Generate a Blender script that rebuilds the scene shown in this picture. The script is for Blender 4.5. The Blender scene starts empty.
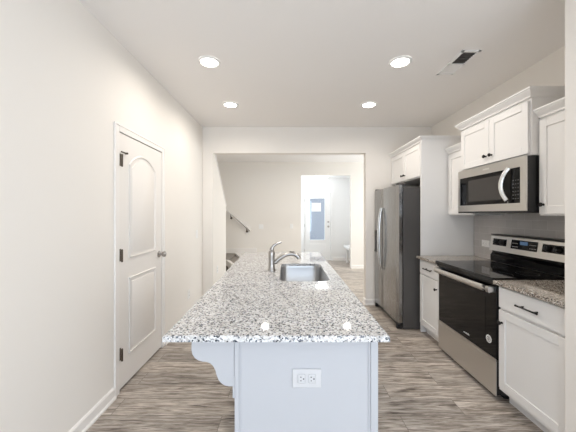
import bpy, bmesh, math, random
from mathutils import Vector, Matrix
random.seed(7)
scene = bpy.context.scene
PI = math.pi
COL = scene.collection

# ------------------------------------------------------------------ camera
cam_d = bpy.data.cameras.new('camera')
cam = bpy.data.objects.new('camera', cam_d); COL.objects.link(cam)
cam.location = (0, 0, 1.38); cam.rotation_euler = (PI/2, 0, 0)
cam_d.sensor_width = 36; cam_d.lens = 285/576*36
cam_d.shift_y = -1.5/576
cam_d.clip_start = 0.02; cam_d.clip_end = 200
scene.camera = cam

# ------------------------------------------------------------------ world and exposure
w = bpy.data.worlds.new('sky'); scene.world = w; w.use_nodes = True
bg = w.node_tree.nodes['Background']
bg.inputs[0].default_value = (0.84, 0.91, 1.0, 1); bg.inputs[1].default_value = 1.6
scene.view_settings.view_transform = 'Standard'
scene.view_settings.look = 'None'
scene.view_settings.gamma = 1
scene.view_settings.use_curve_mapping = False
scene.view_settings.exposure = 0.68
try:
    scene.cycles.max_bounces = 10; scene.cycles.diffuse_bounces = 6
    scene.cycles.sample_clamp_indirect = 6
except Exception: pass

def area(name, loc, rot, sx, sy, power, col):
    l = bpy.data.lights.new(name, 'AREA'); l.shape = 'RECTANGLE'; l.size = sx; l.size_y = sy
    l.energy = power; l.color = col
    o = bpy.data.objects.new(name, l); COL.objects.link(o); o.location = loc; o.rotation_euler = rot
    return o
# daylight entering through the glass wall behind the camera and the unseen living room window; side and foyer lamps are added fill
area('daylight_back', (0.3, -2.92, 1.25), (PI/2, 0, 0), 2.7, 2.1, 33, (0.71, 0.835, 1.0))
area('added_side_fill', (2.17, -1.35, 1.45), (0, PI/2, 0), 1.4, 1.9, 31, (0.90, 0.95, 1.0))
area('daylight_living', (3.92, 5.9, 1.45), (0, PI/2, 0), 1.5, 1.8, 40, (0.90, 0.97, 1.0))
area('added_foyer_fill', (-0.12, 8.05, 1.5), (0, -PI/2, 0), 1.5, 0.7, 6, (0.86, 0.93, 1.0))

# ------------------------------------------------------------------ materials
def mat(name, col, rough=0.5, metal=0.0, spec=0.5, emit=None, es=0):
    m = bpy.data.materials.new(name); m.use_nodes = True
    b = m.node_tree.nodes['Principled BSDF']
    b.inputs['Base Color'].default_value = (*col, 1)
    b.inputs['Roughness'].default_value = rough
    b.inputs['Metallic'].default_value = metal
    b.inputs['Specular IOR Level'].default_value = spec
    if emit:
        b.inputs['Emission Color'].default_value = (*emit, 1)
        b.inputs['Emission Strength'].default_value = es
    return m
def nodes(m): return m.node_tree.nodes, m.node_tree.links, m.node_tree.nodes['Principled BSDF']
def coords(m, scale=(1,1,1)):
    N, L, b = nodes(m)
    g = N.new('ShaderNodeNewGeometry'); mp = N.new('ShaderNodeMapping')
    mp.inputs['Scale'].default_value = scale
    L.new(g.outputs['Position'], mp.inputs['Vector'])
    return mp.outputs['Vector']
def bump(m, vec, scale, strength, dist=0.002, detail=2):
    N, L, b = nodes(m)
    n = N.new('ShaderNodeTexNoise'); n.inputs['Scale'].default_value = scale; n.inputs['Detail'].default_value = detail
    L.new(vec, n.inputs['Vector'])
    bp = N.new('ShaderNodeBump'); bp.inputs['Strength'].default_value = strength; bp.inputs['Distance'].default_value = dist
    L.new(n.outputs['Fac'], bp.inputs['Height']); L.new(bp.outputs['Normal'], b.inputs['Normal'])
    return n
def ramp(m, fac, stops, interp='LINEAR'):
    N, L, b = nodes(m)
    r = N.new('ShaderNodeValToRGB'); r.color_ramp.interpolation = interp
    el = r.color_ramp.elements
    while len(el) < len(stops): el.new(0.5)
    for e, (p, c) in zip(el, stops): e.position = p; e.color = (*c, 1)
    L.new(fac, r.inputs['Fac'])
    return r.outputs['Color']
def mixc(m, a, b_, fac, mode='MIX'):
    N, L, b = nodes(m)
    x = N.new('ShaderNodeMix'); x.data_type = 'RGBA'; x.blend_type = mode
    for s, v in ((x.inputs['Factor'], fac), (x.inputs[6], a), (x.inputs[7], b_)):
        if isinstance(v, (int, float)): s.default_value = v
        elif isinstance(v, tuple): s.default_value = (*v, 1)
        else: L.new(v, s)
    return x.outputs[2]

M = {}
M['wall'] = mat('wall_paint', (0.835, 0.797, 0.745), 0.75, spec=0.25); bump(M['wall'], coords(M['wall']), 160, 0.12, 0.001)
M['ceiling'] = mat('ceiling_paint', (0.90, 0.875, 0.85), 0.85, spec=0.2); bump(M['ceiling'], coords(M['ceiling']), 120, 0.15, 0.001)
M['living_wall'] = M['wall']
M['foyer_wall'] = mat('foyer_paint', (0.86, 0.86, 0.85), 0.7, spec=0.25)
M['trim'] = mat('white_trim_paint', (0.84, 0.81, 0.775), 0.4)
M['cabinet'] = mat('cabinet_paint', (0.82, 0.805, 0.785), 0.38); bump(M['cabinet'], coords(M['cabinet']), 60, 0.04, 0.001)
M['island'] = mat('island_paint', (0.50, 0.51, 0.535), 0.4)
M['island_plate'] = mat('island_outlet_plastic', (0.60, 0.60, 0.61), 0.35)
M['door'] = mat('door_paint', (0.82, 0.785, 0.745), 0.42); bump(M['door'], coords(M['door'], (1, 30, 2)), 9, 0.06, 0.001)
M['black_metal'] = mat('black_hardware', (0.016, 0.014, 0.013), 0.35, 0.6)
M['bronze'] = mat('aged_bronze', (0.10, 0.075, 0.055), 0.35, 0.8)
M['nickel'] = mat('brushed_nickel', (0.42, 0.40, 0.38), 0.28, 1.0)
M['chrome'] = mat('satin_chrome', (0.72, 0.72, 0.71), 0.22, 1.0)
M['plastic'] = mat('white_plastic', (0.86, 0.85, 0.83), 0.35)
M['slot'] = mat('dark_slot', (0.02, 0.02, 0.02), 0.6)
M['gap'] = mat('gap_shade', (0.03, 0.027, 0.025), 0.8)
M['black_glass'] = mat('black_glass', (0.004, 0.004, 0.0045), 0.04, spec=0.25)
M['window_glass'] = mat('oven_window_glass', (0.006, 0.0055, 0.0055), 0.06, spec=0.25)
M['black_plastic'] = mat('black_enamel', (0.012, 0.012, 0.013), 0.32)
M['charcoal'] = mat('charcoal_side', (0.085, 0.078, 0.073), 0.42, 0.2)
M['lens'] = mat('lamp_lens', (1, 1, 1), 0.4, emit=(1.0, 0.95, 0.88), es=9)
M['dome'] = mat('dome_glass', (1, 1, 1), 0.4, emit=(1.0, 0.97, 0.93), es=2.0)
M['display'] = mat('oven_display', (0.01, 0.015, 0.025), 0.15, emit=(0.25, 0.5, 0.9), es=0.12)
M['paper'] = mat('white_paper', (0.9, 0.9, 0.9), 0.7)
M['grey_mark'] = mat('pale_print', (0.55, 0.55, 0.54), 0.5)
M['vent_white'] = mat('vent_enamel', (0.90, 0.89, 0.87), 0.4)
M['vent_dark'] = mat('vent_shadowed_duct', (0.10, 0.10, 0.095), 0.7)

def steel(name, col, rough, scale):
    m = mat(name, col, rough, 1.0)
    N, L, b = nodes(m)
    v = coords(m, scale)
    n = bump(m, v, 1.0, 0.04, 0.0005, 3)
    r = N.new('ShaderNodeMapRange'); r.inputs['To Min'].default_value = rough-0.05; r.inputs['To Max'].default_value = rough+0.08
    L.new(n.outputs['Fac'], r.inputs['Value']); L.new(r.outputs['Result'], b.inputs['Roughness'])
    return m
M['steel'] = steel('brushed_steel', (0.66, 0.64, 0.61), 0.30, (8, 8, 500))
M['fridge_steel'] = steel('fridge_steel', (0.35, 0.345, 0.34), 0.25, (8, 600, 6))
M['sink_steel'] = steel('sink_steel', (0.50, 0.50, 0.50), 0.30, (300, 10, 10))

def granite(name, stops, sc=165):
    m = mat(name, (0.6, 0.6, 0.6), 0.045, spec=0.5)
    N, L, b = nodes(m)
    v = coords(m)
    nz = N.new('ShaderNodeTexNoise'); nz.inputs['Scale'].default_value = 60; nz.inputs['Detail'].default_value = 3
    L.new(v, nz.inputs['Vector'])
    ad = N.new('ShaderNodeVectorMath'); ad.operation = 'MULTIPLY_ADD'
    L.new(nz.outputs['Color'], ad.inputs[0]); ad.inputs[1].default_value = (0.006,)*3; L.new(v, ad.inputs[2])
    vo = N.new('ShaderNodeTexVoronoi'); vo.inputs['Scale'].default_value = sc
    L.new(ad.outputs['Vector'], vo.inputs['Vector'])
    sp = N.new('ShaderNodeSeparateColor'); L.new(vo.outputs['Color'], sp.inputs['Color'])
    c1 = ramp(m, sp.outputs['Red'], stops, 'CONSTANT')
    n2 = N.new('ShaderNodeTexNoise'); n2.inputs['Scale'].default_value = 9; n2.inputs['Detail'].default_value = 4
    L.new(v, n2.inputs['Vector'])
    c2 = ramp(m, n2.outputs['Fac'], [(0.35, (0.86, 0.85, 0.84)), (0.65, (1.0, 1.0, 1.0))])
    L.new(mixc(m, c1, c2, 0.6, 'MULTIPLY'), b.inputs['Base Color'])
    return m
M['granite'] = granite('speckled_granite', [(0.0, (0.028, 0.036, 0.05)), (0.08, (0.15, 0.17, 0.20)), (0.19, (0.34, 0.34, 0.35)), (0.31, (0.57, 0.56, 0.545)), (0.54, (0.68, 0.68, 0.68)), (0.78, (0.79, 0.80, 0.82))])
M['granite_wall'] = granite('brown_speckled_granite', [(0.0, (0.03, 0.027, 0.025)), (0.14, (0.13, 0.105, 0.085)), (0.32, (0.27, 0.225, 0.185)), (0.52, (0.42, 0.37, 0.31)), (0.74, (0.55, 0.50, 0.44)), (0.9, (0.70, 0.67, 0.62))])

def floor_mat():
    m = mat('vinyl_plank_floor', (0.4, 0.35, 0.3), 0.42, spec=0.35)
    N, L, b = nodes(m)
    v = coords(m)
    br = N.new('ShaderNodeTexBrick'); L.new(v, br.inputs['Vector'])
    br.offset = 0.37; br.inputs['Scale'].default_value = 1.0
    br.inputs['Brick Width'].default_value = 1.22; br.inputs['Row Height'].default_value = 0.178
    br.inputs['Mortar Size'].default_value = 0.0018; br.inputs['Mortar Smooth'].default_value = 0.2
    br.inputs['Color1'].default_value = (0, 0, 0, 1); br.inputs['Color2'].default_value = (1, 1, 1, 1); br.inputs['Mortar'].default_value = (0.5,)*3+(1,)
    # grain, shifted plank by plank
    sc = N.new('ShaderNodeVectorMath'); sc.operation = 'MULTIPLY_ADD'
    L.new(br.outputs['Color'], sc.inputs[0]); sc.inputs[1].default_value = (7.3, 3.1, 5.0); L.new(v, sc.inputs[2])
    def grain(sx, sy, scale, detail, dist):
        mp = N.new('ShaderNodeMapping'); mp.inputs['Scale'].default_value = (sx, sy, 1); L.new(sc.outputs['Vector'], mp.inputs['Vector'])
        n = N.new('ShaderNodeTexNoise'); n.inputs['Scale'].default_value = scale; n.inputs['Detail'].default_value = detail
        n.inputs['Roughness'].default_value = 0.62; n.inputs['Distortion'].default_value = dist
        L.new(mp.outputs['Vector'], n.inputs['Vector']); return n.outputs['Fac']
    g1 = grain(1.2, 12, 2.6, 8, 1.3)
    g2 = grain(2.5, 45, 3.5, 5, 0.8)
    g3 = grain(1.4, 4.5, 2.2, 2, 0.8)
    c = ramp(m, g1, [(0.32, (0.13, 0.106, 0.088)), (0.42, (0.33, 0.285, 0.245)), (0.53, (0.52, 0.465, 0.41)), (0.68, (0.72, 0.66, 0.60))])
    c = mixc(m, c, ramp(m, g2, [(0.36, (0.45, 0.43, 0.41)), (0.55, (1.08, 1.08, 1.08))]), 0.8, 'MULTIPLY')
    c = mixc(m, c, ramp(m, g3, [(0.30, (0.62, 0.60, 0.58)), (0.5, (1.0, 1.0, 1.0))]), 0.6, 'MULTIPLY')
    c = mixc(m, c, ramp(m, br.outputs['Color'], [(0, (0.82, 0.82, 0.83)), (1, (1.14, 1.12, 1.10))]), 0.8, 'MULTIPLY')
    c = mixc(m, c, (0.17, 0.145, 0.125), br.outputs['Fac'])
    L.new(c, b.inputs['Base Color'])
    bp = N.new('ShaderNodeBump'); bp.inputs['Strength'].default_value = 0.2; bp.inputs['Distance'].default_value = 0.002
    L.new(g2, bp.inputs['Height']); L.new(bp.outputs['Normal'], b.inputs['Normal'])
    return m
M['floor'] = floor_mat()

def tile_mat():
    m = mat('subway_tile', (0.45, 0.43, 0.41), 0.22, spec=0.5)
    N, L, b = nodes(m)
    g = N.new('ShaderNodeNewGeometry'); s = N.new('ShaderNodeSeparateXYZ'); c = N.new('ShaderNodeCombineXYZ')
    L.new(g.outputs['Position'], s.inputs[0]); L.new(s.outputs['Y'], c.inputs['X']); L.new(s.outputs['Z'], c.inputs['Y'])
    br = N.new('ShaderNodeTexBrick'); L.new(c.outputs[0], br.inputs['Vector'])
    br.inputs['Scale'].default_value = 1; br.inputs['Brick Width'].default_value = 0.155; br.inputs['Row Height'].default_value = 0.078
    br.inputs['Mortar Size'].default_value = 0.0022
    br.inputs['Color1'].default_value = (0.46, 0.435, 0.415, 1); br.inputs['Color2'].default_value = (0.50, 0.475, 0.455, 1); br.inputs['Mortar'].default_value = (0.58, 0.56, 0.54, 1)
    L.new(br.outputs['Color'], b.inputs['Base Color'])
    bp = N.new('ShaderNodeBump'); bp.inputs['Strength'].default_value = 0.5; bp.inputs['Distance'].default_value = 0.002; bp.invert = True
    L.new(br.outputs['Fac'], bp.inputs['Height']); L.new(bp.outputs['Normal'], b.inputs['Normal'])
    return m
M['tile'] = tile_mat()
M['carpet'] = mat('stair_carpet', (0.30, 0.275, 0.25), 0.95, spec=0.1); bump(M['carpet'], coords(M['carpet']), 300, 0.6, 0.004)
M['siding'] = mat('blue_grey_siding', (0.30, 0.31, 0.33), 0.8)
M['concrete'] = mat('pale_concrete', (0.62, 0.62, 0.61), 0.9); bump(M['concrete'], coords(M['concrete']), 20, 0.2, 0.004)
def pane_mat():
    m = bpy.data.materials.new('clear_pane'); m.use_nodes = True
    N, L = m.node_tree.nodes, m.node_tree.links; N.clear()
    o = N.new('ShaderNodeOutputMaterial'); mx = N.new('ShaderNodeMixShader'); t = N.new('ShaderNodeBsdfTransparent'); g = N.new('ShaderNodeBsdfGlossy')
    g.inputs['Roughness'].default_value = 0.03; mx.inputs[0].default_value = 0.08
    t.inputs[0].default_value = (0.92, 0.96, 1, 1)
    L.new(t.outputs[0], mx.inputs[1]); L.new(g.outputs[0], mx.inputs[2]); L.new(mx.outputs[0], o.inputs[0])
    return m
M['pane'] = pane_mat()

# ------------------------------------------------------------------ mesh helpers (world coordinates)
def nb(): return bmesh.new()
def box(bm, x0, x1, y0, y1, z0, z1, bev=0.0, seg=2):
    if x0 > x1: x0, x1 = x1, x0
    if y0 > y1: y0, y1 = y1, y0
    if z0 > z1: z0, z1 = z1, z0
    r = bmesh.ops.create_cube(bm, size=1)
    vs = r['verts']
    for v in vs:
        v.co = Vector(((x0+x1)/2 + v.co.x*(x1-x0), (y0+y1)/2 + v.co.y*(y1-y0), (z0+z1)/2 + v.co.z*(z1-z0)))
    if bev > 0:
        es = list({e for v in vs for e in v.link_edges})
        bmesh.ops.bevel(bm, geom=es, offset=bev, segments=seg, affect='EDGES', profile=0.5)
    return bm
def prism(bm, pts, axis, a, b, bev=0.0):
    """pts in the plane normal to axis; order (y,z) for x, (x,z) for y, (x,y) for z"""
    def P(p, t):
        return {'x': (t, p[0], p[1]), 'y': (p[0], t, p[1]), 'z': (p[0], p[1], t)}[axis]
    A = [bm.verts.new(P(p, a)) for p in pts]; Bv = [bm.verts.new(P(p, b)) for p in pts]
    n = len(pts); f = [bm.faces.new(A), bm.faces.new(Bv[::-1])]
    for i in range(n): f.append(bm.faces.new((A[i], Bv[i], Bv[(i+1) % n], A[(i+1) % n])))
    bmesh.ops.recalc_face_normals(bm, faces=f)
    if bev > 0:
        bmesh.ops.bevel(bm, geom=list({e for e in f[0].edges} | {e for e in f[1].edges}), offset=bev, segments=2, affect='EDGES', profile=0.5)
    return bm
def frame_of(t):
    t = t.normalized(); up = Vector((0, 0, 1)) if abs(t.z) < 0.9 else Vector((1, 0, 0))
    u = t.cross(up).normalized(); return u, u.cross(t).normalized()
def tube(bm, pts, r, seg=12, closed=False, flat=None):
    pts = [Vector(p) for p in pts]; n = len(pts); rs = r if isinstance(r, (list, tuple)) else [r]*n
    rings = []
    u = None
    for i, p in enumerate(pts):
        t = (pts[(i+1) % n] - pts[i-1]) if closed or 0 < i < n-1 else (pts[1]-pts[0] if i == 0 else pts[-1]-pts[-2])
        t.normalize()
        if u is None: u, v = frame_of(t)
        else:
            u = (u - t*u.dot(t)).normalized(); v = t.cross(u)
        fu, fv = flat or (1, 1)
        rings.append([bm.verts.new(p + (u*math.cos(a)*fu + v*math.sin(a)*fv)*rs[i]) for a in [2*PI*k/seg for k in range(seg)]])
    for i in range(n if closed else n-1):
        a, b = rings[i], rings[(i+1) % n]
        for k in range(seg): bm.faces.new((a[k], a[(k+1) % seg], b[(k+1) % seg], b[k]))
    if not closed: bm.faces.new(rings[0][::-1]); bm.faces.new(rings[-1])
    bmesh.ops.recalc_face_normals(bm, faces=bm.faces[:])
    return bm
def lathe(bm, base, axis, prof, seg=24):
    """prof: list of (distance along axis, radius)"""
    ax = Vector(axis).normalized(); u, v = frame_of(ax); base = Vector(base); rings = []
    for d, r in prof:
        rings.append([bm.verts.new(base + ax*d + (u*math.cos(2*PI*k/seg) + v*math.sin(2*PI*k/seg))*max(r, 1e-5)) for k in range(seg)])
    for a, b in zip(rings, rings[1:]):
        for k in range(seg): bm.faces.new((a[k], a[(k+1) % seg], b[(k+1) % seg], b[k]))
    bm.faces.new(rings[0][::-1]); bm.faces.new(rings[-1])
    bmesh.ops.recalc_face_normals(bm, faces=bm.faces[:])
    return bm
def wpos(o):
    p = Vector((0, 0, 0))
    while o: p += o.location; o = o.parent
    return p
def obj(name, bm, m, parent=None, loc=None, smooth=False):
    me = bpy.data.meshes.new(name)
    off = wpos(parent) if parent else Vector((0, 0, 0))
    l = Vector(loc) if loc is not None else Vector((0, 0, 0))
    if parent is not None: l = Vector((0, 0, 0))
    bmesh.ops.translate(bm, verts=bm.verts, vec=-(off + l))
    bm.to_mesh(me); bm.free()
    me.materials.append(m if not isinstance(m, str) else M[m])
    if smooth:
        for p in me.polygons: p.use_smooth = True
        try: me.set_sharp_from_angle(angle=math.radians(40))
        except Exception: pass
    o = bpy.data.objects.new(name, me); COL.objects.link(o)
    o.location = l
    if parent is not None: o.parent = parent
    return o
def tag(o, label, cat, group=None):
    o['label'] = label; o['category'] = cat
    if group: o['group'] = group
    return o
def thing(name, label, cat, loc, group=None):
    o = bpy.data.objects.new(name, None); COL.objects.link(o); o.location = loc; o.empty_display_size = 0.1
    return tag(o, label, cat, group)
def struct(name, bm, m, parent=None, **k):
    o = obj(name, bm, m, parent, **k)
    if parent is None: o['kind'] = 'structure'
    return o
def dup(root, loc, label):
    r = root.copy(); COL.objects.link(r); r.location = loc; r['label'] = label
    for ch in list(root.children):
        c = ch.copy(); COL.objects.link(c); c.parent = r
        for g in ch.children:
            d = g.copy(); COL.objects.link(d); d.parent = c
    return r

# ------------------------------------------------------------------ room dimensions
XL, XR, YB, YF, H = -1.308, 2.195, -3.0, 4.36, 2.72
T = 0.12
LX0, LX1, LY1 = -2.3, 4.0, 7.3       # living room
FY1 = 8.55                            # foyer back wall
struct('floor', box(nb(), -2.6, 4.3, -3.2, FY1+0.15, -0.1, 0), 'floor')
struct('ceiling', box(nb(), -2.6, 4.3, -3.2, FY1+0.15, H, H+0.1), 'ceiling')
struct('ceiling_foyer', box(nb(), -0.18, 2.05, 7.42, 8.55, 2.47, 2.60), 'foyer_wall')
# left wall with a doorway
DY0, DY1, DZ = 2.197, 2.945, 2.022
bm = nb(); box(bm, XL-T, XL, YB, DY0, 0, H); box(bm, XL-T, XL, DY1, YF, 0, H); box(bm, XL-T, XL, DY0, DY1, DZ, H)
struct('wall_left', bm, 'wall')
# right wall
bm = nb(); box(bm, XR, XR+T, YB, -2.35, 0, H); box(bm, XR, XR+T, -0.35, YF, 0, H); box(bm, XR, XR+T, -2.35, -0.35, 0, 0.7); box(bm, XR, XR+T, -2.35, -0.35, 2.2, H)
wall_right = struct('wall_right', bm, 'wall')
bm = nb()
for y in (-2.35, -1.38, -0.41): box(bm, XR+0.03, XR+0.08, y, y+0.06, 0.7, 2.2)
for z in (0.7, 2.14): box(bm, XR+0.03, XR+0.08, -2.35, -0.35, z, z+0.06)
wf = struct('added_window_4', bm, 'trim'); obj('pane', box(nb(), XR+0.05, XR+0.056, -2.29, -0.41, 0.76, 2.14), 'pane', wf)  # added opening for the side fill lamp that brightens the left wall
struct('backsplash', box(nb(), XR-0.008, XR, 1.56, 3.355, 0.901, 1.40), 'tile', wall_right)
# wing wall at the near end of the cabinet run
struct('wall_wing', box(nb(), 1.508, XR, 1.43, 1.555, 0, H, 0.004), 'wall')
# far kitchen wall with wide cased-less opening
OX0, OX1, OZ = -1.147, 1.19, 2.32
bm = nb(); box(bm, XL-T, OX0, YF, YF+T, 0, H); box(bm, OX1, XR+T, YF, YF+T, 0, H); box(bm, OX0, OX1, YF, YF+T, OZ, H)
struct('wall_kitchen_far', bm, 'wall')
# back wall with a wide glazed door opening
bm = nb(); box(bm, -2.6, -1.1, YB-T, YB, 0, H); box(bm, 1.7, 4.3, YB-T, YB, 0, H); box(bm, -1.1, 1.7, YB-T, YB, 2.35, H)
struct('wall_back', bm, 'wall')
bm = nb()
for x in (-1.1, -0.19, 0.72, 1.64): box(bm, x, x+0.06, YB-0.09, YB-0.03, 0, 2.35)
box(bm, -1.1, 1.7, YB-0.09, YB-0.03, 2.29, 2.35); box(bm, -1.1, 1.7, YB-0.09, YB-0.03, 0, 0.06)
wf = struct('window_1', bm, 'trim'); obj('pane', box(nb(), -1.04, 1.64, YB-0.065, YB-0.055, 0.06, 2.29), 'pane', wf)
# living room shell
bm = nb(); box(bm, LX0-T, LX0, YF+T, LY1+T, 0, H); struct('wall_living_left', bm, 'wall')
struct('wall_stair_side', box(nb(), LX0, XL-T, YF, YF+T, 0, H), 'wall')
bm = nb(); box(bm, LX1, LX1+T, YF, 5.1, 0, H); box(bm, LX1, LX1+T, 6.7, LY1+T, 0, H); box(bm, LX1, LX1+T, 5.1, 6.7, 0, 0.5); box(bm, LX1, LX1+T, 5.1, 6.7, 2.4, H)
struct('wall_living_right', bm, 'wall')
bm = nb()
for y in (5.1, 5.87, 6.64): box(bm, LX1+0.03, LX1+0.08, y, y+0.06, 0.5, 2.4)
for z in (0.5, 1.42, 2.34): box(bm, LX1+0.03, LX1+0.08, 5.1, 6.7, z, z+0.06)
wf = struct('window_2', bm, 'trim'); obj('pane', box(nb(), LX1+0.05, LX1+0.056, 5.16, 6.64, 0.56, 2.34), 'pane', wf)
struct('wall_living_near', box(nb(), XR+T, LX1, YF, YF+T, 0, H), 'wall')
# living far wall with opening to the foyer
FX0, FX1, FZ = 0.335, 1.61, 2.39
bm = nb(); box(bm, LX0, FX0, LY1, LY1+T, 0, H); box(bm, FX1, LX1, LY1, LY1+T, 0, H); box(bm, FX0, FX1, LY1, LY1+T, FZ, H)
struct('wall_living_far', bm, 'wall')
bm = nb(); box(bm, -0.3, -0.18, LY1+T, 7.7, 0, H); box(bm, -0.3, -0.18, 8.4, FY1, 0, H); box(bm, -0.3, -0.18, 7.7, 8.4, 0, 0.7); box(bm, -0.3, -0.18, 7.7, 8.4, 2.3, H)
struct('wall_foyer_left', bm, 'foyer_wall')
bm = nb(); box(bm, -0.27, -0.22, 7.7, 7.75, 0.7, 2.3); box(bm, -0.27, -0.22, 8.35, 8.4, 0.7, 2.3); box(bm, -0.27, -0.22, 7.75, 8.35, 0.7, 0.75); box(bm, -0.27, -0.22, 7.75, 8.35, 2.25, 2.3)
wf = struct('added_window_3', bm, 'trim'); obj('pane', box(nb(), -0.25, -0.245, 7.75, 8.35, 0.75, 2.25), 'pane', wf)  # added unseen opening for the lamp that brightens the foyer
struct('wall_foyer_right', box(nb(), 2.05, 2.17, LY1+T, FY1, 0, H), 'foyer_wall')
EX0, EX1, EZ = 0.49, 1.28, 2.03
bm = nb(); box(bm, -0.3, EX0, FY1, FY1+T, 0, H); box(bm, EX1, 2.17, FY1, FY1+T, 0, H); box(bm, EX0, EX1, FY1, FY1+T, EZ, H)
struct('wall_foyer_far', bm, 'foyer_wall')
# partial-height wall beside the stairs, top edge sloping
prof = [(YF+T, 0), (5.27, 0), (5.27, 1.54), (YF+T, 2.30)]
struct('wall_stair_knee', prism(nb(), prof, 'x', OX0-0.10, OX0, 0.004), 'wall')
cap = [(YF+T, 2.30), (5.285, 1.525), (5.285, 1.548), (YF+T, 2.325)]
struct('trim_1', prism(nb(), cap, 'x', OX0-0.115, OX0+0.012, 0.003), 'trim')

# baseboards
def base_x(name, x, side, y0, y1, m='trim', h=0.088):
    """board on a wall plane x=const, facing side (+1/-1)"""
    p = [(x, 0), (x+side*0.024, 0), (x+side*0.024, 0.012), (x+side*0.014, 0.022), (x+side*0.013, h-0.015), (x+side*0.006, h-0.004), (x, h)]
    struct(name, prism(nb(), p, 'y', y0, y1), m)
def base_y(name, y, side, x0, x1, m='trim', h=0.088):
    p = [(y, 0), (y+side*0.024, 0), (y+side*0.024, 0.012), (y+side*0.014, 0.022), (y+side*0.013, h-0.015), (y+side*0.006, h-0.004), (y, h)]
    struct(name, prism(nb(), p, 'x', x0, x1), m)
base_x('baseboard_left', XL, 1, YB, 2.135)
base_x('baseboard_left_far', XL, 1, 3.005, YF)
base_y('baseboard_kitchen_far_left', YF, -1, XL+0.024, OX0)
base_y('baseboard_kitchen_far_right', YF, -1, OX1, 1.325)
base_x('baseboard_opening_right', OX1, -1, YF-0.024, YF+T)
base_x('baseboard_stair_knee', OX0, 1, YF, 5.27)
base_y('baseboard_living_far_right', LY1, -1, FX1, LX1)
base_y('baseboard_living_far_left', LY1, -1, -0.7, FX0)
base_y('baseboard_foyer_far', FY1, -1, 1.36, 2.05)
base_x('baseboard_foyer_right', 2.05, -1, LY1+T, FY1)
base_x('baseboard_wing', 1.508, -1, 1.43, 1.50)

# ------------------------------------------------------------------ pantry door in the left wall
def arch_pts(y0, y1, z0, z1, rise, n=14):
    p = [(y0, z0), (y1, z0)]
    if rise <= 0: return p + [(y1, z1), (y0, z1)]
    zc = z1 - rise
    for k in range(n+1):
        t = k/n; y = y1 + (y0-y1)*t
        p.append((y, zc + rise*math.sin(PI*t)**0.8))
    return p
bm = nb()
sx = XL + 0.003
box(bm, sx-0.035, sx, DY0+0.004, DY1-0.004, 0.020, DZ-0.006, 0.002)
door1 = struct('door_1', bm, 'door')
for (z0, z1, rise) in ((0.25, 0.86, 0), (1.03, 1.890, 0.10)):
    y0, y1 = DY0+0.145, DY1-0.15
    bm = nb()
    outer = arch_pts(y0, y1, z0, z1, rise); 
    tube(bm, [(sx, y, z) for y, z in outer], 0.010, 8, closed=True, flat=(1, 1))
    inner = arch_pts(y0+0.035, y1-0.035, z0+0.035, z1-0.035, rise*0.9)
    prism(bm, inner, 'x', sx-0.004, sx+0.005, 0.003)
    obj('raised_panel', bm, 'door', door1, smooth=True)
for z in (1.805, 1.065, 0.295):
    bm = nb(); lathe(bm, (sx+0.018, DY0+0.014, z-0.055), (0, 0, 1), [(0, 0.003), (0.004, 0.007), (0.096, 0.007), (0.10, 0.003)], 12)
    box(bm, sx+0.0005, sx+0.006, DY0+0.005, DY0+0.020, z-0.048, z+0.048, 0.001)
    obj('hinge', bm, 'bronze', door1)
bm = nb(); box(bm, sx+0.012, sx+0.020, DY0+0.008, DY0+0.075, 1.862, 1.871); lathe(bm, (sx+0.008, DY0+0.075, 1.866), (1, 0, 0), [(0, 0.008), (0.02, 0.008)], 10)
obj('door_stop', bm, 'bronze', door1)
bm = nb(); lathe(bm, (sx, DY1-0.065, 0.98), (1, 0, 0), [(0, 0.033), (0.006, 0.033), (0.010, 0.014), (0.03, 0.011), (0.038, 0.022), (0.052, 0.029), (0.066, 0.026), (0.072, 0.012)])
obj('knob', bm, 'nickel', door1, smooth=True)
# casing, then a dark backing block that paints the shade in the door gaps
bm = nb()
def casing_x(bm, x, side, y0, y1, ztop, w_=0.058):
    a, b = x, x+side*0.011
    box(bm, a, b, y0-w_, y0, 0, ztop+w_, 0.003); box(bm, a, b, y1, y1+w_, 0, ztop+w_, 0.003); box(bm, a, b, y0, y1, ztop, ztop+w_, 0.003)
    c = x+side*0.015
    e_ = 0.0012
    box(bm, a, c, y0-w_-e_, y0-w_+0.016, 0, ztop+w_-0.015, 0.003); box(bm, a, c, y1+w_-0.016, y1+w_+e_, 0, ztop+w_-0.015, 0.003); box(bm, a, c-side*0.0006, y0-w_-2*e_, y1+w_+2*e_, ztop+w_-0.016, ztop+w_+e_, 0.003)
casing_x(bm, XL, 1, DY0, DY1, DZ)
struct('trim_2', bm, 'trim')
bm = nb(); box(bm, XL-T, sx-0.04, DY0, DY1, 0, DZ)
struct('gap_backing', bm, 'gap')

# ------------------------------------------------------------------ entry door at the end of the foyer
bm = nb(); y0, y1 = FY1+0.01, FY1+0.05
gx0, gx1, gz0, gz1 = 0.66, 1.10, 0.62, 1.86
box(bm, EX0+0.004, gx0, y0, y1, 0.01, EZ-0.004); box(bm, gx1, EX1-0.004, y0, y1, 0.01, EZ-0.004)
box(bm, gx0, gx1, y0, y1, 0.01, gz0); box(bm, gx0, gx1, y0, y1, gz1, EZ-0.004)
for (a, b, c, d) in ((gx0-0.03, gx0, gz0-0.03, gz1+0.03), (gx1, gx1+0.03, gz0-0.03, gz1+0.03), (gx0, gx1, gz0-0.03, gz0), (gx0, gx1, gz1, gz1+0.03)):
    box(bm, a, b, y0-0.012, y0, c, d, 0.003)
box(bm, gx0-0.02, gx1+0.02, y0-0.006, y0, 0.2, 0.5, 0.004)
door2 = struct('door_2', bm, 'foyer_wall')
obj('glass', box(nb(), gx0, gx1, y0+0.015, y0+0.022, gz0, gz1), 'pane', door2)
obj('taped_notice', box(nb(), 0.71, 0.99, y0+0.008, y0+0.010, 1.47, 1.73), 'paper', door2)
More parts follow.
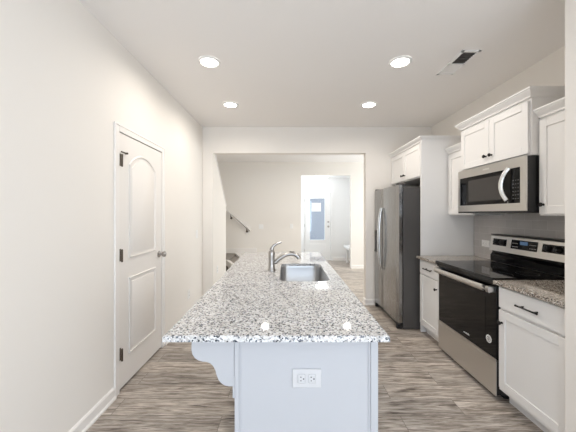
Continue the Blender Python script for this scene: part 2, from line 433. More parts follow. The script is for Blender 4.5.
for z in (1.02, 1.16):
    bm = nb(); lathe(bm, (EX1-0.07, y0, z), (0, -1, 0), [(0, 0.03), (0.008, 0.03), (0.012, 0.012), (0.035, 0.012), (0.045, 0.026), (0.06, 0.024)], 16)
    obj('knob' if z < 1.1 else 'deadbolt', bm, 'nickel', door2, smooth=True)
for z in (0.3, 1.05, 1.8):
    obj('hinge', box(nb(), EX0-0.004, EX0+0.012, y0-0.012, y0, z-0.045, z+0.045, 0.002), 'nickel', door2)
bm = nb(); w_ = 0.065
box(bm, EX0-w_, EX0, FY1-0.018, FY1, 0, EZ+w_, 0.003); box(bm, EX1, EX1+w_, FY1-0.018, FY1, 0, EZ+w_, 0.003); box(bm, EX0, EX1, FY1-0.018, FY1, EZ, EZ+w_, 0.003)
struct('trim_4', bm, 'foyer_wall')

# outside
struct('ground', box(nb(), -15, 15, FY1+0.17, 40, -0.35, -0.15), 'concrete')
pc = thing('neighbouring_house', 'blue grey house across the street seen through the entry door glass', 'house', (0, 17, -0.15))
obj('wall', box(nb(), -5, 6, 17, 23, -0.15, 3.2), 'siding', pc)
bm = nb(); prism(bm, [(16.6, 3.15), (23.4, 3.15), (20, 5.2)], 'x', -5.4, 6.4); obj('roof', bm, mat('slate_roof', (0.22, 0.25, 0.29), 0.9), pc)

# ------------------------------------------------------------------ staircase and handrail in the living room
st = thing('staircase', 'grey carpeted low stair landing with white edging behind the partial wall', 'stairs', (-1.5, 6.3, 0))
def board(bm, p, q, w_, z0, z1):
    p, q = Vector(p), Vector(q); d = (q-p).normalized(); n = Vector((-d.y, d.x))*w_/2
    prism(bm, [tuple(p-n), tuple(q-n), tuple(q+n), tuple(p+n)], 'z', z0, z1)
A_, B_, C_, D_, E_ = (-1.316, 7.22), (-1.085, 6.58), (-1.072, 5.56), (-1.262, 6.02), (-1.50, 6.08)
obj('base', prism(nb(), [A_, B_, C_, D_], 'z', 0, 0.355), 'trim', st)
obj('carpet_tread', prism(nb(), [A_, B_, C_, D_], 'z', 0.3555, 0.372), 'carpet', st)
obj('carpet_landing', prism(nb(), [(LX0+0.002, LY1-0.026), (-1.335, LY1-0.026), (-1.30, 7.15), (-1.285, 6.05), (-1.50, 6.12), (LX0+0.002, 6.12)], 'z', 0, 0.392), 'carpet', st)
bm = nb(); board(bm, E_, D_, 0.07, 0.30, 0.415); board(bm, D_, C_, 0.065, 0.30, 0.413); obj('edge_board', bm, 'trim', st)
bm = nb(); board(bm, A_, B_, 0.065, 0.30, 0.413); obj('edge_board', bm, 'trim', st)
obj('skirt_board', box(nb(), LX0+0.002, -0.80, LY1-0.024, LY1-0.002, 0, 0.52, 0.004), 'trim', st)
hr = thing('stair_handrail', 'short sloping white wooden handrail fixed to the far living room wall', 'handrail', (-1.25, LY1, 1.2))
bm = nb(); tube(bm, [(-1.95, LY1-0.08, 1.82), (-0.955, LY1-0.08, 0.975)], 0.040, 12, flat=(1, 0.9)); obj('rail', bm, 'trim', hr, smooth=True)
for x in (-1.45, -1.05):
    z = 0.975 + (-0.955-x)*0.85
    bm = nb(); tube(bm, [(x, LY1-0.08, z-0.015), (x, LY1-0.08, z-0.06), (x, LY1-0.03, z-0.10), (x, LY1-0.001, z-0.11)], 0.011, 8)
    lathe(bm, (x, LY1-0.001, z-0.11), (0, -1, 0), [(0, 0.028), (0.006, 0.028), (0.008, 0.012)], 14); obj('bracket', bm, 'bronze', hr)

# foyer bench and ceiling dome
be = thing('foyer_bench', 'white built in bench against the right wall of the bright foyer', 'bench', (1.85, 7.95, 0))
obj('seat', box(nb(), 1.60, 2.022, 7.45, 8.2, 0.44, 0.50, 0.006), 'foyer_wall', be)
obj('support_panel', box(nb(), 1.66, 1.72, 7.50, 7.56, 0.0, 0.44, 0.003), 'foyer_wall', be)
obj('support_panel', box(nb(), 1.66, 1.72, 8.09, 8.15, 0.0, 0.44, 0.003), 'foyer_wall', be)
obj('backboard', box(nb(), 2.022, 2.046, 7.45, 8.2, 0.50, 0.86, 0.004), 'foyer_wall', be)
bm = nb(); lathe(bm, (0.94, 7.9, 2.469), (0, 0, -1), [(0, 0.19), (0.02, 0.19), (0.05, 0.17), (0.09, 0.11), (0.11, 0.03)], 28)
tag(obj('dome_ceiling_light', bm, 'dome', loc=(0.94, 7.9, 2.469), smooth=True), 'lit glass dome light on the ceiling of the foyer', 'ceiling light')
l = bpy.data.lights.new('dome_lamp', 'POINT'); l.energy = 3.5; l.shadow_soft_size = 0.15; l.color = (0.95, 0.97, 1.0)
o = bpy.data.objects.new('dome_lamp', l); COL.objects.link(o); o.location = (0.94, 7.9, 2.2)

# ------------------------------------------------------------------ recessed ceiling lights and vent
def downlight(x, y, label, first=None):
    if first is None:
        t = thing('ceiling_light', label, 'ceiling light', (x, y, H), 'round white ceiling lights')
        bm = nb(); n = 32
        prof = [(0.0005, 0.098), (0.006, 0.097), (0.010, 0.088), (0.012, 0.078), (0.004, 0.070)]
        rings = [[bm.verts.new((x + r*math.cos(2*PI*k/n), y + r*math.sin(2*PI*k/n), H-d)) for k in range(n)] for d, r in prof]
        for a, b in zip(rings, rings[1:]):
            for k in range(n): bm.faces.new((a[k], b[k], b[(k+1) % n], a[(k+1) % n]))
        obj('trim_ring', bm, 'plastic', t, smooth=True)
        bm = nb(); lathe(bm, (x, y, H-0.001), (0, 0, -1), [(0, 0.072), (0.006, 0.071), (0.008, 0.066)], 32); obj('lens', bm, 'lens', t)
    else: t = dup(first, (x, y, H), label)
    l = bpy.data.lights.new('downlight_lamp', 'AREA'); l.shape = 'DISK'; l.size = 0.13; l.energy = 4.3; l.spread = math.radians(165); l.color = (1.0, 0.925, 0.84)
    lo = bpy.data.objects.new('downlight_lamp', l); COL.objects.link(lo); lo.location = (x, y, H-0.016)
    return t
first = downlight(-0.69, 2.50, 'round ceiling light nearest the camera, on the side of the white door')
downlight(0.985, 2.50, 'round ceiling light beside the air vent, nearest the camera on the cabinet side', first)
downlight(-0.70, 3.47, 'round ceiling light near the far wall, on the side of the white door', first)
downlight(0.985, 3.47, 'round ceiling light near the far wall, in front of the refrigerator cabinet', first)
downlight(-0.46, 5.75, 'round living room ceiling light reflected as the left bright spot on the island counter', first)
downlight(1.19, 5.75, 'round living room ceiling light reflected as the right bright spot on the island counter', first)
vt = thing('air_vent', 'white rectangular ceiling register with one half showing its dark duct', 'vent', (1.52, 2.52, H))
bm = nb(); vx0, vx1, vy0, vy1 = 1.42, 1.575, 2.32, 2.72
for a in ((vx0, vx1, vy0, vy0+0.022), (vx0, vx1, vy1-0.022, vy1), (vx0, vx0+0.022, vy0, vy1), (vx1-0.022, vx1, vy0, vy1)): box(bm, a[0], a[1], a[2], a[3], H-0.010, H-0.0005, 0.002)
box(bm, vx0, vx1, 2.525, 2.545, H-0.010, H-0.0005)
obj('frame', bm, 'vent_white', vt)
obj('duct', box(nb(), vx0+0.02, vx1-0.02, vy0+0.02, vy1-0.02, H-0.002, H-0.0005), 'vent_dark', vt)
bm = nb()
for k in range(9):
    y = 2.55 + k*0.016; box(bm, vx0+0.02, vx1-0.02, y, y+0.013, H-0.008, H-0.004)
obj('closed_louvre', bm, 'vent_white', vt)
bm = nb()
for k in range(7):
    y = 2.348 + k*0.025; box(bm, vx0+0.02, vx1-0.02, y, y+0.003, H-0.009, H-0.003)
obj('open_louvre', bm, 'charcoal', vt)

# ------------------------------------------------------------------ wall plates
def plate(name, label, c, n, w_, h_, kind, group=None, pm='plastic'):
    """c centre on the wall, n outward axis as ('x',+1) etc."""
    ax, sg = n; t = thing(name, label, 'outlet' if kind != 'switch' else 'switch', c, group)
    def pb(u0, u1, v0, v1, d0, d1, bev=0.0):
        if ax == 'x': return box(nb(), c[0]+sg*d0, c[0]+sg*d1, c[1]+u0, c[1]+u1, c[2]+v0, c[2]+v1, bev)
        return box(nb(), c[0]+u0, c[0]+u1, c[1]+sg*d0, c[1]+sg*d1, c[2]+v0, c[2]+v1, bev)
    obj('cover_plate', pb(-w_/2, w_/2, -h_/2, h_/2, 0.0003, 0.006, 0.002), pm, t)
    if kind == 'switch':
        obj('rocker', pb(-0.017, 0.017, -0.034, 0.034, 0.006, 0.010, 0.002), pm, t)
    elif kind == 'duplex_h':
        for s in (-0.021, 0.021):
            so = obj('socket', pb(s-0.015, s+0.015, -0.018, 0.018, 0.006, 0.009, 0.003), pm, t)
            obj('slot', pb(s-0.006, s-0.001, 0.006, 0.009, 0.0089, 0.0095), 'slot', so)
            obj('slot', pb(s-0.006, s-0.001, -0.009, -0.006, 0.0089, 0.0095), 'slot', so)
            obj('slot', pb(s+0.005, s+0.010, -0.0025, 0.0025, 0.0089, 0.0095), 'slot', so)
    elif kind == 'duplex_v':
        for s in (-0.021, 0.021):
            so = obj('socket', pb(-0.018, 0.018, s-0.015, s+0.015, 0.006, 0.009, 0.003), pm, t)
            for q in (-0.007, 0.007): obj('slot', pb(q-0.0015, q+0.0015, s-0.003, s+0.006, 0.0089, 0.0095), 'slot', so)
    elif kind == 'double':
        for s in (-0.024, 0.024):
            obj('rocker', pb(s-0.016, s+0.016, -0.032, 0.032, 0.006, 0.010, 0.002), pm, t)
    return t
plate('electrical_outlet', 'white outlet low on the left wall just past the white door', (XL, 3.75, 0.335), ('x', 1), 0.075, 0.118, 'duplex_v')
plate('light_switch', 'white light switch on the left wall near the far corner of the kitchen', (XL, 4.08, 1.10), ('x', 1), 0.075, 0.118, 'switch')
plate('light_switch', 'white double switch plate on the far living room wall beside the handrail', (-0.69, LY1, 1.07), ('y', -1), 0.12, 0.118, 'double')
plate('light_switch', 'single white light switch just left of the foyer opening', (0.09, LY1, 1.08), ('y', -1), 0.075, 0.118, 'switch')
plate('electrical_outlet', 'white outlet on the partial stair wall just above the island counter', (OX0, 4.62, 0.49), ('x', 1), 0.075, 0.118, 'duplex_v')
plate('electrical_outlet', 'white double outlet plate on the grey tile left of the range', (XR-0.008, 3.15, 1.06), ('x', -1), 0.12, 0.074, 'duplex_h')

# ------------------------------------------------------------------ island
IY0, IY1 = 1.16, 3.50
IX0, IX1 = -0.218, 0.366
isl = thing('kitchen_island', 'long white island base with curved corbel and panelled end facing camera', 'island', (0.07, 2.3, 0))
bm = nb()                                   # hollow carcass, open under the sink
box(bm, IX0, IX0+0.02, IY0+0.012, IY1, 0, 0.891); box(bm, IX1-0.02, IX1, IY0+0.012, IY1, 0.10, 0.891)
box(bm, IX0+0.02, IX1-0.02, IY0+0.012, IY0+0.03, 0, 0.891); box(bm, IX0+0.02, IX1-0.02, IY1-0.02, IY1, 0, 0.891)
box(bm, IX0+0.02, IX1-0.08, IY0+0.03, IY1-0.02, 0.02, 0.10)
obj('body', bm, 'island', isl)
bm = nb()
box(bm, IX0, IX0+0.019, IY0, IY0+0.012, 0.0, 0.891, 0.003); box(bm, IX1-0.030, IX1, IY0, IY0+0.012, 0.0, 0.891, 0.003)
box(bm, IX0+0.019, IX0+0.026, IY0+0.004, IY0+0.012, 0.0, 0.891, 0.002); box(bm, IX1-0.038, IX1-0.030, IY0+0.004, IY0+0.012, 0.0, 0.891, 0.002)
box(bm, IX0+0.026, IX1-0.038, IY0+0.008, IY0+0.012, 0.0, 0.891)
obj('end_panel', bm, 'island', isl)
def W(px, py, Y=1.175): s = 285/Y; return ((px-288)/s, 1.392-(py-214.5)/s)
cp = [W(*p) for p in ((192.2, 343), (192, 352), (193, 356.5), (195.5, 360.2), (199, 362.4), (203, 363.6), (207.5, 364), (211, 365.5), (213.8, 368.3), (215.6, 372), (217, 377), (218.8, 381.5), (221.5, 385), (225.3, 387.4), (229, 388.2), (233, 388.2), (233, 396), (235.5, 396))]
zt = 0.891; cp[0] = (cp[0][0], zt); cp = cp[:-3] + [(IX0-0.001, cp[-3][1]), (IX0-0.001, zt)]
for yy in (IY0+0.006, 2.28, 3.42):
    bm = nb(); prism(bm, cp, 'y', yy, yy+0.045, 0.002); box(bm, IX0-0.008, IX0-0.0005, yy-0.002, yy+0.06, 0.63, 0.72)
    obj('corbel', bm, 'island', isl, smooth=False)
for k in range(3):
    y0 = 1.22 + k*0.76
    bm = nb(); box(bm, IX1, IX1+0.018, y0+0.003, y0+0.745, 0.11, 0.87, 0.002); box(bm, IX1+0.017, IX1+0.021, y0+0.003, y0+0.06, 0.11, 0.87, 0.001); box(bm, IX1+0.017, IX1+0.021, y0+0.688, y0+0.745, 0.11, 0.87, 0.001)
    box(bm, IX1+0.017, IX1+0.021, y0+0.06, y0+0.688, 0.11, 0.167, 0.001); box(bm, IX1+0.017, IX1+0.021, y0+0.06, y0+0.688, 0.813, 0.87, 0.001)
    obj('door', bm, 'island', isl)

plate('electrical_outlet', 'white horizontal outlet on the end panel of the island', (0.077, IY0+0.008, 0.711), ('y', -1), 0.118, 0.075, 'duplex_h', pm='island_plate')

# worktop with a rounded rectangular cut-out for the sink
SX0, SX1, SY0, SY1 = -0.062, 0.300, 1.98, 2.70
def rrect(x0, x1, y0, y1, r, n=6):
    p = []
    for cx, cy, a0 in ((x1-r, y1-r, 0), (x0+r, y1-r, PI/2), (x0+r, y0+r, PI), (x1-r, y0+r, 1.5*PI)):
        for k in range(n+1): a = a0 + PI/2*k/n; p.append((cx+r*math.cos(a), cy+r*math.sin(a)))
    return p
def slab_with_hole(outer, hole, z0, z1, e=0.006):
    bm = nb()
    def loop(pts, z): return [bm.verts.new((x, y, z)) for x, y in pts]
    cx = sum(p[0] for p in outer)/len(outer); cy = sum(p[1] for p in outer)/len(outer)
    def inset(pts, d):
        return [(x - math.copysign(d, x-cx), y - math.copysign(d, y-cy)) for x, y in pts]
    ot, oe, ob = loop(inset(outer, e), z1), loop(outer, z1-e), loop(outer, z0)
    om = loop([(x - math.copysign(e*0.3, x-cx), y - math.copysign(e*0.3, y-cy)) for x, y in outer], z1-e*0.3)
    ht, hb = loop(hole, z1), loop(hole, z0)
    def side(a, b):
        n = len(a)
        for i in range(n): bm.faces.new((a[i], a[(i+1) % n], b[(i+1) % n], b[i]))
    side(ot, om); side(om, oe); side(oe, ob); side(ht, hb)
    def fill(a, b):
        es = []
        for L_ in (a, b):
            for i in range(len(L_)):
                e_ = bm.edges.get((L_[i], L_[(i+1) % len(L_)])); es.append(e_)
        bmesh.ops.triangle_fill(bm, use_beauty=True, use_dissolve=False, edges=es)
    fill(ot, ht); fill(ob, hb)
    bmesh.ops.recalc_face_normals(bm, faces=bm.faces[:])
    return bm
CT = 0.915
outer = [(-0.480, 1.09), (0.391, 1.09), (0.391, 3.53), (-0.535, 3.53)]
tag(obj('island_countertop', slab_with_hole(outer, rrect(SX0, SX1, SY0, SY1, 0.07), 0.8915, CT), 'granite', loc=(0, 2.3, 0.8915)),
    'long speckled grey and white granite slab on the island', 'countertop')
# sink
sk = thing('kitchen_sink', 'rectangular stainless steel undermount sink set in the island counter', 'sink', (0.11, 2.36, 0.70))
bm = nb()
def ring(pts, z): return [bm.verts.new((x, y, z)) for x, y in pts]
def off(d): return rrect(SX0-0.006+d, SX1+0.006-d, SY0-0.006+d, SY1+0.006-d, max(0.075-d*0.6, 0.02))
R_ = [ring(off(-0.02), 0.891), ring(off(0.0), 0.891), ring(off(0.003), 0.87), ring(off(0.008), 0.72), ring(off(0.02), 0.705), ring(off(0.04), 0.70)]
for a, b in zip(R_, R_[1:]):
    for i in range(len(a)): bm.faces.new((a[i], a[(i+1) % len(a)], b[(i+1) % len(a)], b[i]))
bm.faces.new(R_[-1])
R2 = [ring(off(-0.02), 0.889), ring(off(0.004), 0.716), ring(off(0.04), 0.696)]
bmesh.ops.recalc_face_normals(bm, faces=bm.faces[:])
bmesh.ops.delete(bm, geom=[v for r in R2 for v in r], context='VERTS')
obj('basin', bm, 'sink_steel', sk, smooth=True)
bm = nb(); lathe(bm, (0.115, 2.36, 0.7003), (0, 0, 1), [(0, 0.045), (0.003, 0.044), (0.004, 0.03)], 24); obj('drain', bm, 'chrome', sk)
# faucet
fx, fy = -0.136, 2.37
fa = thing('kitchen_faucet', 'brushed nickel single lever faucet standing beside the sink', 'faucet', (fx, fy, CT))
bm = nb(); lathe(bm, (fx, fy, CT+0.0005), (0, 0, 1), [(0, 0.033), (0.008, 0.033), (0.014, 0.028), (0.05, 0.026), (0.12, 0.026), (0.145, 0.028), (0.16, 0.024), (0.168, 0.014)])
obj('body', bm, 'nickel', fa, smooth=True)
sp = [(0.010, 0.045), (0.030, 0.065), (0.060, 0.094), (0.095, 0.118), (0.130, 0.134), (0.165, 0.140), (0.193, 0.134), (0.213, 0.122), (0.228, 0.120), (0.236, 0.132)][:8] + [(0.222, 0.112), (0.226, 0.100)]
bm = nb(); tube(bm, [(fx+a, fy-a*0.05, CT+b) for a, b in sp], [0.020, 0.019, 0.018, 0.017, 0.016, 0.016, 0.0165, 0.017, 0.017, 0.016], 14); obj('spout', bm, 'nickel', fa, smooth=True)
lv = [(0.0, 0.150), (0.0, 0.172), (0.006, 0.190), (0.018, 0.207), (0.042, 0.222), (0.082, 0.236)]
bm = nb(); tube(bm, [(fx+a, fy, CT+b) for a, b in lv], [0.024, 0.021, 0.016, 0.012, 0.010, 0.007], 12); obj('lever', bm, 'nickel', fa, smooth=True)
bm = nb(); tube(bm, [(fx+0.150, fy, CT+0.155), (fx+0.185, fy, CT+0.153)], [0.008, 0.007], 10); obj('spray_button', bm, 'black_plastic', fa)

# ------------------------------------------------------------------ cabinets on the right
def shaker(y0, y1, z0, z1, x, rail=0.057):
    """door or drawer front facing -X whose outer face is at x"""
    bm = nb(); t = 0.019
    box(bm, x+0.008, x+t, y0, y1, z0, z1)
    for a in ((y0, y0+rail, z0, z1), (y1-rail, y1, z0, z1), (y0+rail, y1-rail, z0, z0+rail), (y0+rail, y1-rail, z1-rail, z1)):
        box(bm, x, x+0.012, a[0], a[1], a[2], a[3], 0.0018, 1)
    return bm
def knob(x, y, z, parent):
    bm = nb(); lathe(bm, (x, y, z), (-1, 0, 0), [(0, 0.009), (0.004, 0.006), (0.014, 0.006), (0.018, 0.014), (0.024, 0.0155), (0.029, 0.012)], 16)
    return obj('knob', bm, 'black_metal', parent, smooth=True)
def pull(x, yc, z, parent, L_=0.165):
    bm = nb(); tube(bm, [(x-0.030, yc-L_/2, z), (x-0.030, yc+L_/2, z)], 0.0072, 10)
    for s in (-1, 1): tube(bm, [(x, yc+s*L_*0.32, z), (x-0.030, yc+s*L_*0.32, z)], 0.0055, 8)
    return obj('handle', bm, 'black_metal', parent)
BX = 1.541
def base_cab(label, y0, y1, knob_y, pull_z=0.775):
    t = thing('base_cabinet', label, 'cabinet', ((BX+XR)/2, (y0+y1)/2, 0))
    bm = nb(); box(bm, BX+0.021, XR-0.001, y0, y1, 0.10, 0.869)
    obj('body', bm, 'cabinet', t)
    obj('toe_kick', box(nb(), BX+0.085, BX+0.10, y0, y1, 0.0, 0.10), 'cabinet', t)
    obj('bottom_rail', box(nb(), BX+0.012, BX+0.021, y0, y1, 0.100, 0.120), 'cabinet', t)
    g = 0.010
    dr = obj('drawer', box(nb(), BX, BX+0.019, y0+g, y1-g, 0.706, 0.855, 0.002, 1), 'cabinet', t)
    pull(BX, (y0+y1)/2-0.012, pull_z, dr)
    d = obj('door', shaker(y0+g, y1-g, 0.122, 0.688, BX), 'cabinet', t)
    knob(BX, knob_y, 0.600, d)
    return t
RY0, RY1 = 2.098, 2.905
base_cab('white base cabinet between the range and the near end of the run', 1.558, RY0-0.004, RY0-0.045)
base_cab('narrow white base cabinet between refrigerator and range', RY1+0.004, 3.34, RY1+0.05)
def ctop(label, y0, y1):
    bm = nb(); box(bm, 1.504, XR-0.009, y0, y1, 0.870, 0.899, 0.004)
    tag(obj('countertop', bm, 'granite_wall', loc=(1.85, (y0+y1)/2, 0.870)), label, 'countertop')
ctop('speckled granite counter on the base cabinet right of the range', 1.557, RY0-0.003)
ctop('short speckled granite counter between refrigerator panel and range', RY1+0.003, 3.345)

def crown(bm, x, y0, y1, z0, z1, near=True, far=False, xw=XR, p=0.044):
    """stepped crown along -X face, with a return on the near (low-y) end"""
    prof = [(0.0, z0), (0.008, z0), (0.010, z0+0.012), (0.022, z0+0.026), (0.035, z1-0.022), (0.038, z1-0.014), (p, z1-0.012), (p, z1), (0.0, z1)]
    def rg(d, z):
        n_ = y0-d if near else y0; f_ = y1+d if far else y1
        return [(xw, n_, z), (x-d, n_, z), (x-d, f_, z), (xw, f_, z)]
    loops = [[bm.verts.new(q) for q in rg(d, z)] for d, z in prof]
    for a, b in zip(loops, loops[1:]):
        for i in range(4): bm.faces.new((a[i], a[(i+1) % 4], b[(i+1) % 4], b[i]))
    bm.faces.new(loops[0]); bm.faces.new(loops[-1][::-1])
    bmesh.ops.recalc_face_normals(bm, faces=bm.faces[:])
    return bm
def wall_cab(name, label, x, y0, y1, z0, z1, ztop, doors, knobs, near=True, far=False, xb=XR-0.006, marg=0.012):
    t = thing(name, label, 'cabinet', ((x+XR)/2, (y0+y1)/2, z0))
    obj('body', box(nb(), x+0.020, xb, y0, y1, z0, z1), 'cabinet', t)
    obj('crown_moulding', crown(nb(), x+0.012, y0, y1, z1-0.002, ztop, near, far, xb), 'cabinet', t)
    for (a, b), ky in zip(doors, knobs):
        d = obj('door', shaker(a, b, z0+marg, z1-marg-0.01, x), 'cabinet', t)
        if ky: knob(x, ky, z0+0.078, d)
    return t
# over microwave
MY0, MY1 = 2.06, 2.885
ym = (MY0+MY1)/2
wall_cab('wall_cabinet', 'two door white wall cabinet directly above the microwave', 1.742, MY0, MY1, 1.812, 2.230, 2.290, [(MY0+0.012, ym-0.002), (ym+0.002, MY1-0.012)], [ym-0.035, ym+0.035], True, True)
wall_cab('wall_cabinet', 'tall white wall cabinet right of the microwave, cut off by the wall end', 1.802, 1.557, MY0-0.002, 1.372, 2.075, 2.135, [(1.57, MY0-0.014)], [MY0-0.05], False, False)
wall_cab('wall_cabinet', 'narrow white wall cabinet left of the microwave above the small counter', 1.872, MY1+0.002, 3.345, 1.372, 2.09, 2.15, [(MY1+0.014, 3.33)], [None], False, False)
# refrigerator surround
FX = 1.567
PY0, PY1 = 3.355, 3.375
rc = wall_cab('refrigerator_cabinet', 'two door white cabinet above the refrigerator with full height side panel', FX, PY0, YF-0.001, 1.825, 2.245, 2.298, [(PY1+0.02, 3.86), (3.865, YF-0.03)], [3.825, 3.90], True, False)
obj('side_panel', box(nb(), FX-0.001, XR-0.010, PY0-0.002, PY1, 0.0, 2.242, 0.001), 'cabinet', rc)

# ------------------------------------------------------------------ refrigerator
fr = thing('refrigerator', 'stainless side by side refrigerator in the white cabinet surround', 'refrigerator', (1.76, 3.87, 0))
FA, FB, FD, F0 = 3.405, 4.33, 3.955, 1.304     # near, far, split, door face
obj('body', box(nb(), F0+0.075, XR-0.03, FA+0.004, FB-0.004, 0.012, 1.715, 0.004), 'charcoal', fr)
def fdoor(y0, y1):
    # slightly bowed front with rounded edges
    n = 12; pts = [(F0+0.062, y0+0.002)]
    for k in range(n+1):
        t = k/n; y = y0+(y1-y0)*t
        e = min(t, 1-t)*(y1-y0); r = 0.018
        x = F0 + 0.006*(2*t-1)**2 + (r - math.sqrt(max(r*r-(r-min(e, r))**2, 0)))
        pts.append((x, y))
    extra = []
    pts.append((F0+0.062, y1-0.002))
    return prism(nb(), pts, 'z', 0.085, 1.735)
dn = obj('refrigerator_door', fdoor(FA, FD-0.004), 'fridge_steel', fr)
df = obj('freezer_door', fdoor(FD+0.004, FB), 'fridge_steel', fr)
for yy, par in ((FD-0.030, dn), (FD+0.030, df)):
    bm = nb(); pts = []
    for k in range(17):
        t = k/16; z = 0.62 + t*0.85; x = F0 - 0.008 - 0.040*math.sin(PI*t)**0.6
        pts.append((x, yy, z))
    tube(bm, pts, 0.0105, 12); obj('handle', bm, 'chrome', par, smooth=True)
bm = nb(); box(bm, F0-0.002, F0+0.03, FD+0.09, FB-0.045, 0.83, 1.15, 0.004); ds = obj('dispenser', bm, 'black_plastic', fr)
obj('dispenser_panel', box(nb(), F0-0.006, F0-0.002, FD+0.10, FB-0.055, 1.07, 1.14, 0.001), 'black_glass', ds)
obj('dispenser_tray', box(nb(), F0-0.010, F0-0.002, FD+0.10, FB-0.055, 0.835, 0.855, 0.001), 'charcoal', ds)
obj('base_grille', box(nb(), F0+0.045, F0+0.075, FA+0.01, FB-0.01, 0.02, 0.082), 'black_plastic', fr)
for yy in (FA+0.03, FB-0.06):
    obj('foot', box(nb(), F0+0.01, F0+0.07, yy, yy+0.04, 0.0, 0.05, 0.004), 'black_plastic', fr)
    obj('hinge_cover', box(nb(), F0+0.01, F0+0.10, yy-0.015, yy+0.035, 1.735, 1.755, 0.004), 'charcoal', fr)
obj('door_mark', box(nb(), F0+0.0005, F0+0.0035, 3.62, 3.70, 1.655, 1.668), 'grey_mark', dn)

# ------------------------------------------------------------------ range
rg = thing('range', 'stainless and black electric range with oven between the two base cabinets', 'stove', (1.84, (RY0+RY1)/2, 0))
RX = 1.530
obj('body', box(nb(), RX+0.045, XR-0.02, RY0, RY1, 0.045, 0.872), 'black_plastic', rg)
bm = nb(); box(bm, RX-0.026, 2.06, RY0-0.003, RY1+0.002, 0.886, 0.912, 0.004); box(bm, RX-0.012, RX+0.04, RY0, RY1, 0.856, 0.886, 0.004)
ck = obj('cooktop', bm, 'black_glass', rg)
def bring(cx, cy, r):
    bm = nb(); n = 40
    a = [bm.verts.new((cx+r*math.cos(2*PI*k/n), cy+r*math.sin(2*PI*k/n), 0.9124)) for k in range(n)]
    b = [bm.verts.new((cx+(r-0.002)*math.cos(2*PI*k/n), cy+(r-0.002)*math.sin(2*PI*k/n), 0.9124)) for k in range(n)]
    for k in range(n): bm.faces.new((a[k], a[(k+1) % n], b[(k+1) % n], b[k]))
    obj('burner_ring', bm, 'charcoal', ck)
for cx, cy, r in ((1.64, 2.25, 0.11), (1.64, 2.63, 0.085), (1.89, 2.25, 0.075), (1.89, 2.63, 0.11)): bring(cx, cy, r)
bm = nb(); box(bm, RX+0.006, RX+0.0445, RY0+0.002, RY1-0.002, 0.305, 0.853, 0.004)
od = obj('oven_door', bm, 'black_glass', rg)
obj('door_window', box(nb(), RX+0.0045, RX+0.007, RY0+0.12, RY1-0.12, 0.42, 0.74, 0.001), 'window_glass', od)
bm = nb(); pts = [(RX-0.045+0.006*abs(2*k/12-1)**2, RY0+0.012+(RY1-RY0-0.024)*k/12, 0.823) for k in range(13)]
tube(bm, pts, 0.024, 14, flat=(0.55, 1.0))
for yy in (RY0+0.014, RY1-0.050): box(bm, RX-0.045, RX+0.008, yy, yy+0.036, 0.801, 0.845, 0.004)
obj('handle', bm, 'steel', od, smooth=True)
obj('edge_strip', box(nb(), RX+0.001, RX+0.0058, RY0+0.002, RY1-0.002, 0.296, 0.312), 'steel', od)
dr = obj('storage_drawer', box(nb(), RX+0.002, RX+0.010, RY0+0.002, RY1-0.002, 0.038, 0.292, 0.003), 'steel', rg)
obj('drawer_box', box(nb(), RX+0.0102, RX+0.044, RY0+0.003, RY1-0.003, 0.046, 0.290), 'black_plastic', rg)
bm = nb(); lathe(bm, (RX+0.0065, 2.180, 0.430), (-1, 0, 0), [(0, 0.030), (0.0015, 0.030)], 24); sk_ = obj('round_sticker', bm, 'plastic', rg)
bm = nb()
n = 24
for r0, r1 in ((0.016, 0.021), (0.004, 0.010)):
    a = [bm.verts.new((RX+0.0045, 2.180+r1*math.cos(2*PI*k/n), 0.430+r1*math.sin(2*PI*k/n))) for k in range(n)]
    b = [bm.verts.new((RX+0.0045, 2.180+r0*math.cos(2*PI*k/n), 0.430+r0*math.sin(2*PI*k/n))) for k in range(n)]
    for k in range(n): bm.faces.new((a[k], a[(k+1) % n], b[(k+1) % n], b[k]))
obj('sticker_print', bm, 'charcoal', sk_)
bm = nb()
for k, (a, h_) in enumerate(((0, .010), (.012, .014), (.024, .009), (.034, .013), (.046, .009), (.058, .012), (.070, .009))): box(bm, RX+0.0045, RX+0.0062, 2.415+a, 2.415+a+0.008, 0.352, 0.352+h_)
obj('door_mark', bm, 'grey_mark', od)
for yy in (RY0+0.03, RY1-0.07): obj('foot', box(nb(), RX+0.09, RX+0.13, yy, yy+0.04, 0.0, 0.045), 'black_plastic', rg)
# backguard
GX = 2.062
bm = nb(); prism(bm, [(GX, 0.913), (GX-0.002, 0.975), (GX+0.018, 1.0), (GX+0.018, 1.03), (XR-0.01, 1.03), (XR-0.01, 0.913)], 'y', RY0+0.004, RY1-0.004)
bgd = obj('backguard_base', bm, 'black_glass', rg)
bm = nb(); prism(bm, [(GX-0.012, 1.022), (GX+0.012, 1.168), (GX+0.020, 1.176), (XR-0.012, 1.176), (XR-0.012, 1.022)], 'y', RY0, RY1)
bp_ = obj('control_panel', bm, 'steel', rg)
obj('panel_cap', box(nb(), GX+0.006, XR-0.012, RY0, RY1, 1.1765, 1.184, 0.003), 'black_plastic', rg)
def gx(z): return GX-0.012 + (z-1.022)*(0.024/0.146)
def slanted(y0, y1, z0, z1, d0, d1): return prism(nb(), [(gx(z0)-d0, z0), (gx(z1)-d0, z1), (gx(z1)-d1, z1), (gx(z0)-d1, z0)], 'y', y0, y1)
pods = [(2.693, 2.864), (2.120, 2.311)]
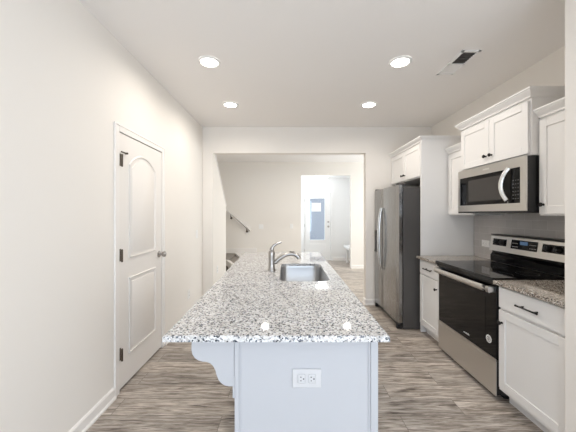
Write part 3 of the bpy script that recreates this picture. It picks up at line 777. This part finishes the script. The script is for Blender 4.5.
for a, b in pods:
    pd = obj('knob_plate', slanted(a, b, 1.078, 1.142, -0.002, 0.003), 'black_glass', bp_)
    for q in ((0.28, 0.72)):
        yc = a+(b-a)*q
        bm = nb(); lathe(bm, (gx(1.11)-0.003, yc, 1.11), (-1, 0, 0.16), [(0, 0.026), (0.006, 0.025), (0.022, 0.020), (0.026, 0.017)], 20); box(bm, gx(1.11)-0.034, gx(1.11)-0.02, yc-0.004, yc+0.004, 1.094, 1.128, 0.002)
        obj('control_knob', bm, 'black_plastic', bp_, smooth=True)
ds = obj('display_panel', slanted(2.358, 2.633, 1.068, 1.150, -0.002, 0.003), 'black_glass', rg)
for k in range(5):
    for j in range(2):
        y = 2.613-k*0.013; obj('button', box(nb(), gx(1.1)-0.0055, gx(1.1)-0.003, y-0.007, y, 1.085+j*0.03, 1.091+j*0.03), 'grey_mark', ds)
        y = 2.428-k*0.014; obj('button', box(nb(), gx(1.1)-0.0055, gx(1.1)-0.003, y-0.007, y, 1.085+j*0.03, 1.091+j*0.03), 'grey_mark', ds)
bm = nb(); box(bm, gx(1.125)-0.0055, gx(1.125)-0.002, 2.453, 2.533, 1.110, 1.140); obj('clock_screen', bm, 'display', ds)

# ------------------------------------------------------------------ microwave
MX = 1.722
mw = thing('microwave', 'stainless over the range microwave with curved handle and black window', 'microwave', (1.95, ym, 1.39))
obj('body', box(nb(), MX+0.0105, XR-0.009, MY0+0.001, MY1-0.001, 1.392, 1.808, 0.002), 'black_plastic', mw)
bm = nb(); y0, y1 = MY0+0.001, MY1-0.001
wy0, wy1, wz0, wz1 = MY0+0.055, MY1-0.030, 1.467, 1.735
for a in ((y0, wy0, 1.408, 1.808), (wy1, y1, 1.408, 1.808), (wy0, wy1, 1.408, wz0), (wy0, wy1, wz1, 1.808)): box(bm, MX, MX+0.010, a[0], a[1], a[2], a[3])
md = obj('front_frame', bm, 'steel', mw)
dd = obj('door', box(nb(), MX+0.004, MX+0.0103, MY0+0.152, wy1, wz0, wz1), 'black_glass', mw)
obj('window', box(nb(), MX+0.0025, MX+0.004, MY0+0.25, wy1-0.13, wz0+0.035, wz1-0.035, 0.0005), mat('microwave_mesh_window', (0.045, 0.04, 0.037), 0.25), dd)
cpn = obj('control_panel', box(nb(), MX+0.004, MX+0.0103, wy0, MY0+0.150, wz0, wz1), 'black_glass', mw)
M['button_print'] = mat('button_print', (0.10, 0.10, 0.10), 0.5)
for k in range(6):
    for j in range(3): obj('button', box(nb(), MX+0.003, MX+0.004, wy0+0.016+j*0.024, wy0+0.027+j*0.024, wz0+0.03+k*0.028, wz0+0.037+k*0.028), 'button_print', cpn)
obj('clock_screen', box(nb(), MX+0.003, MX+0.004, wy0+0.016, wy0+0.078, wz1-0.058, wz1-0.032), 'window_glass', cpn)
bm = nb(); pts = []
for k in range(17):
    t = k/16; z = 1.475 + t*0.262
    pts.append((MX - 0.010 - 0.030*math.sin(PI*t)**0.6, MY0+0.150+0.042*math.sin(PI*t), z))
tube(bm, pts, 0.015, 12, flat=(0.6, 1.15)); obj('handle', bm, 'chrome', dd, smooth=True)
obj('underside_lip', box(nb(), MX+0.003, MX+0.0103, y0, y1, 1.392, 1.4075), 'black_plastic', mw)
obj('front_mark', box(nb(), MX-0.0008, MX, 2.44, 2.52, 1.768, 1.782), mat('engraved_mark', (0.85, 0.83, 0.8), 0.3, 0.6), md)
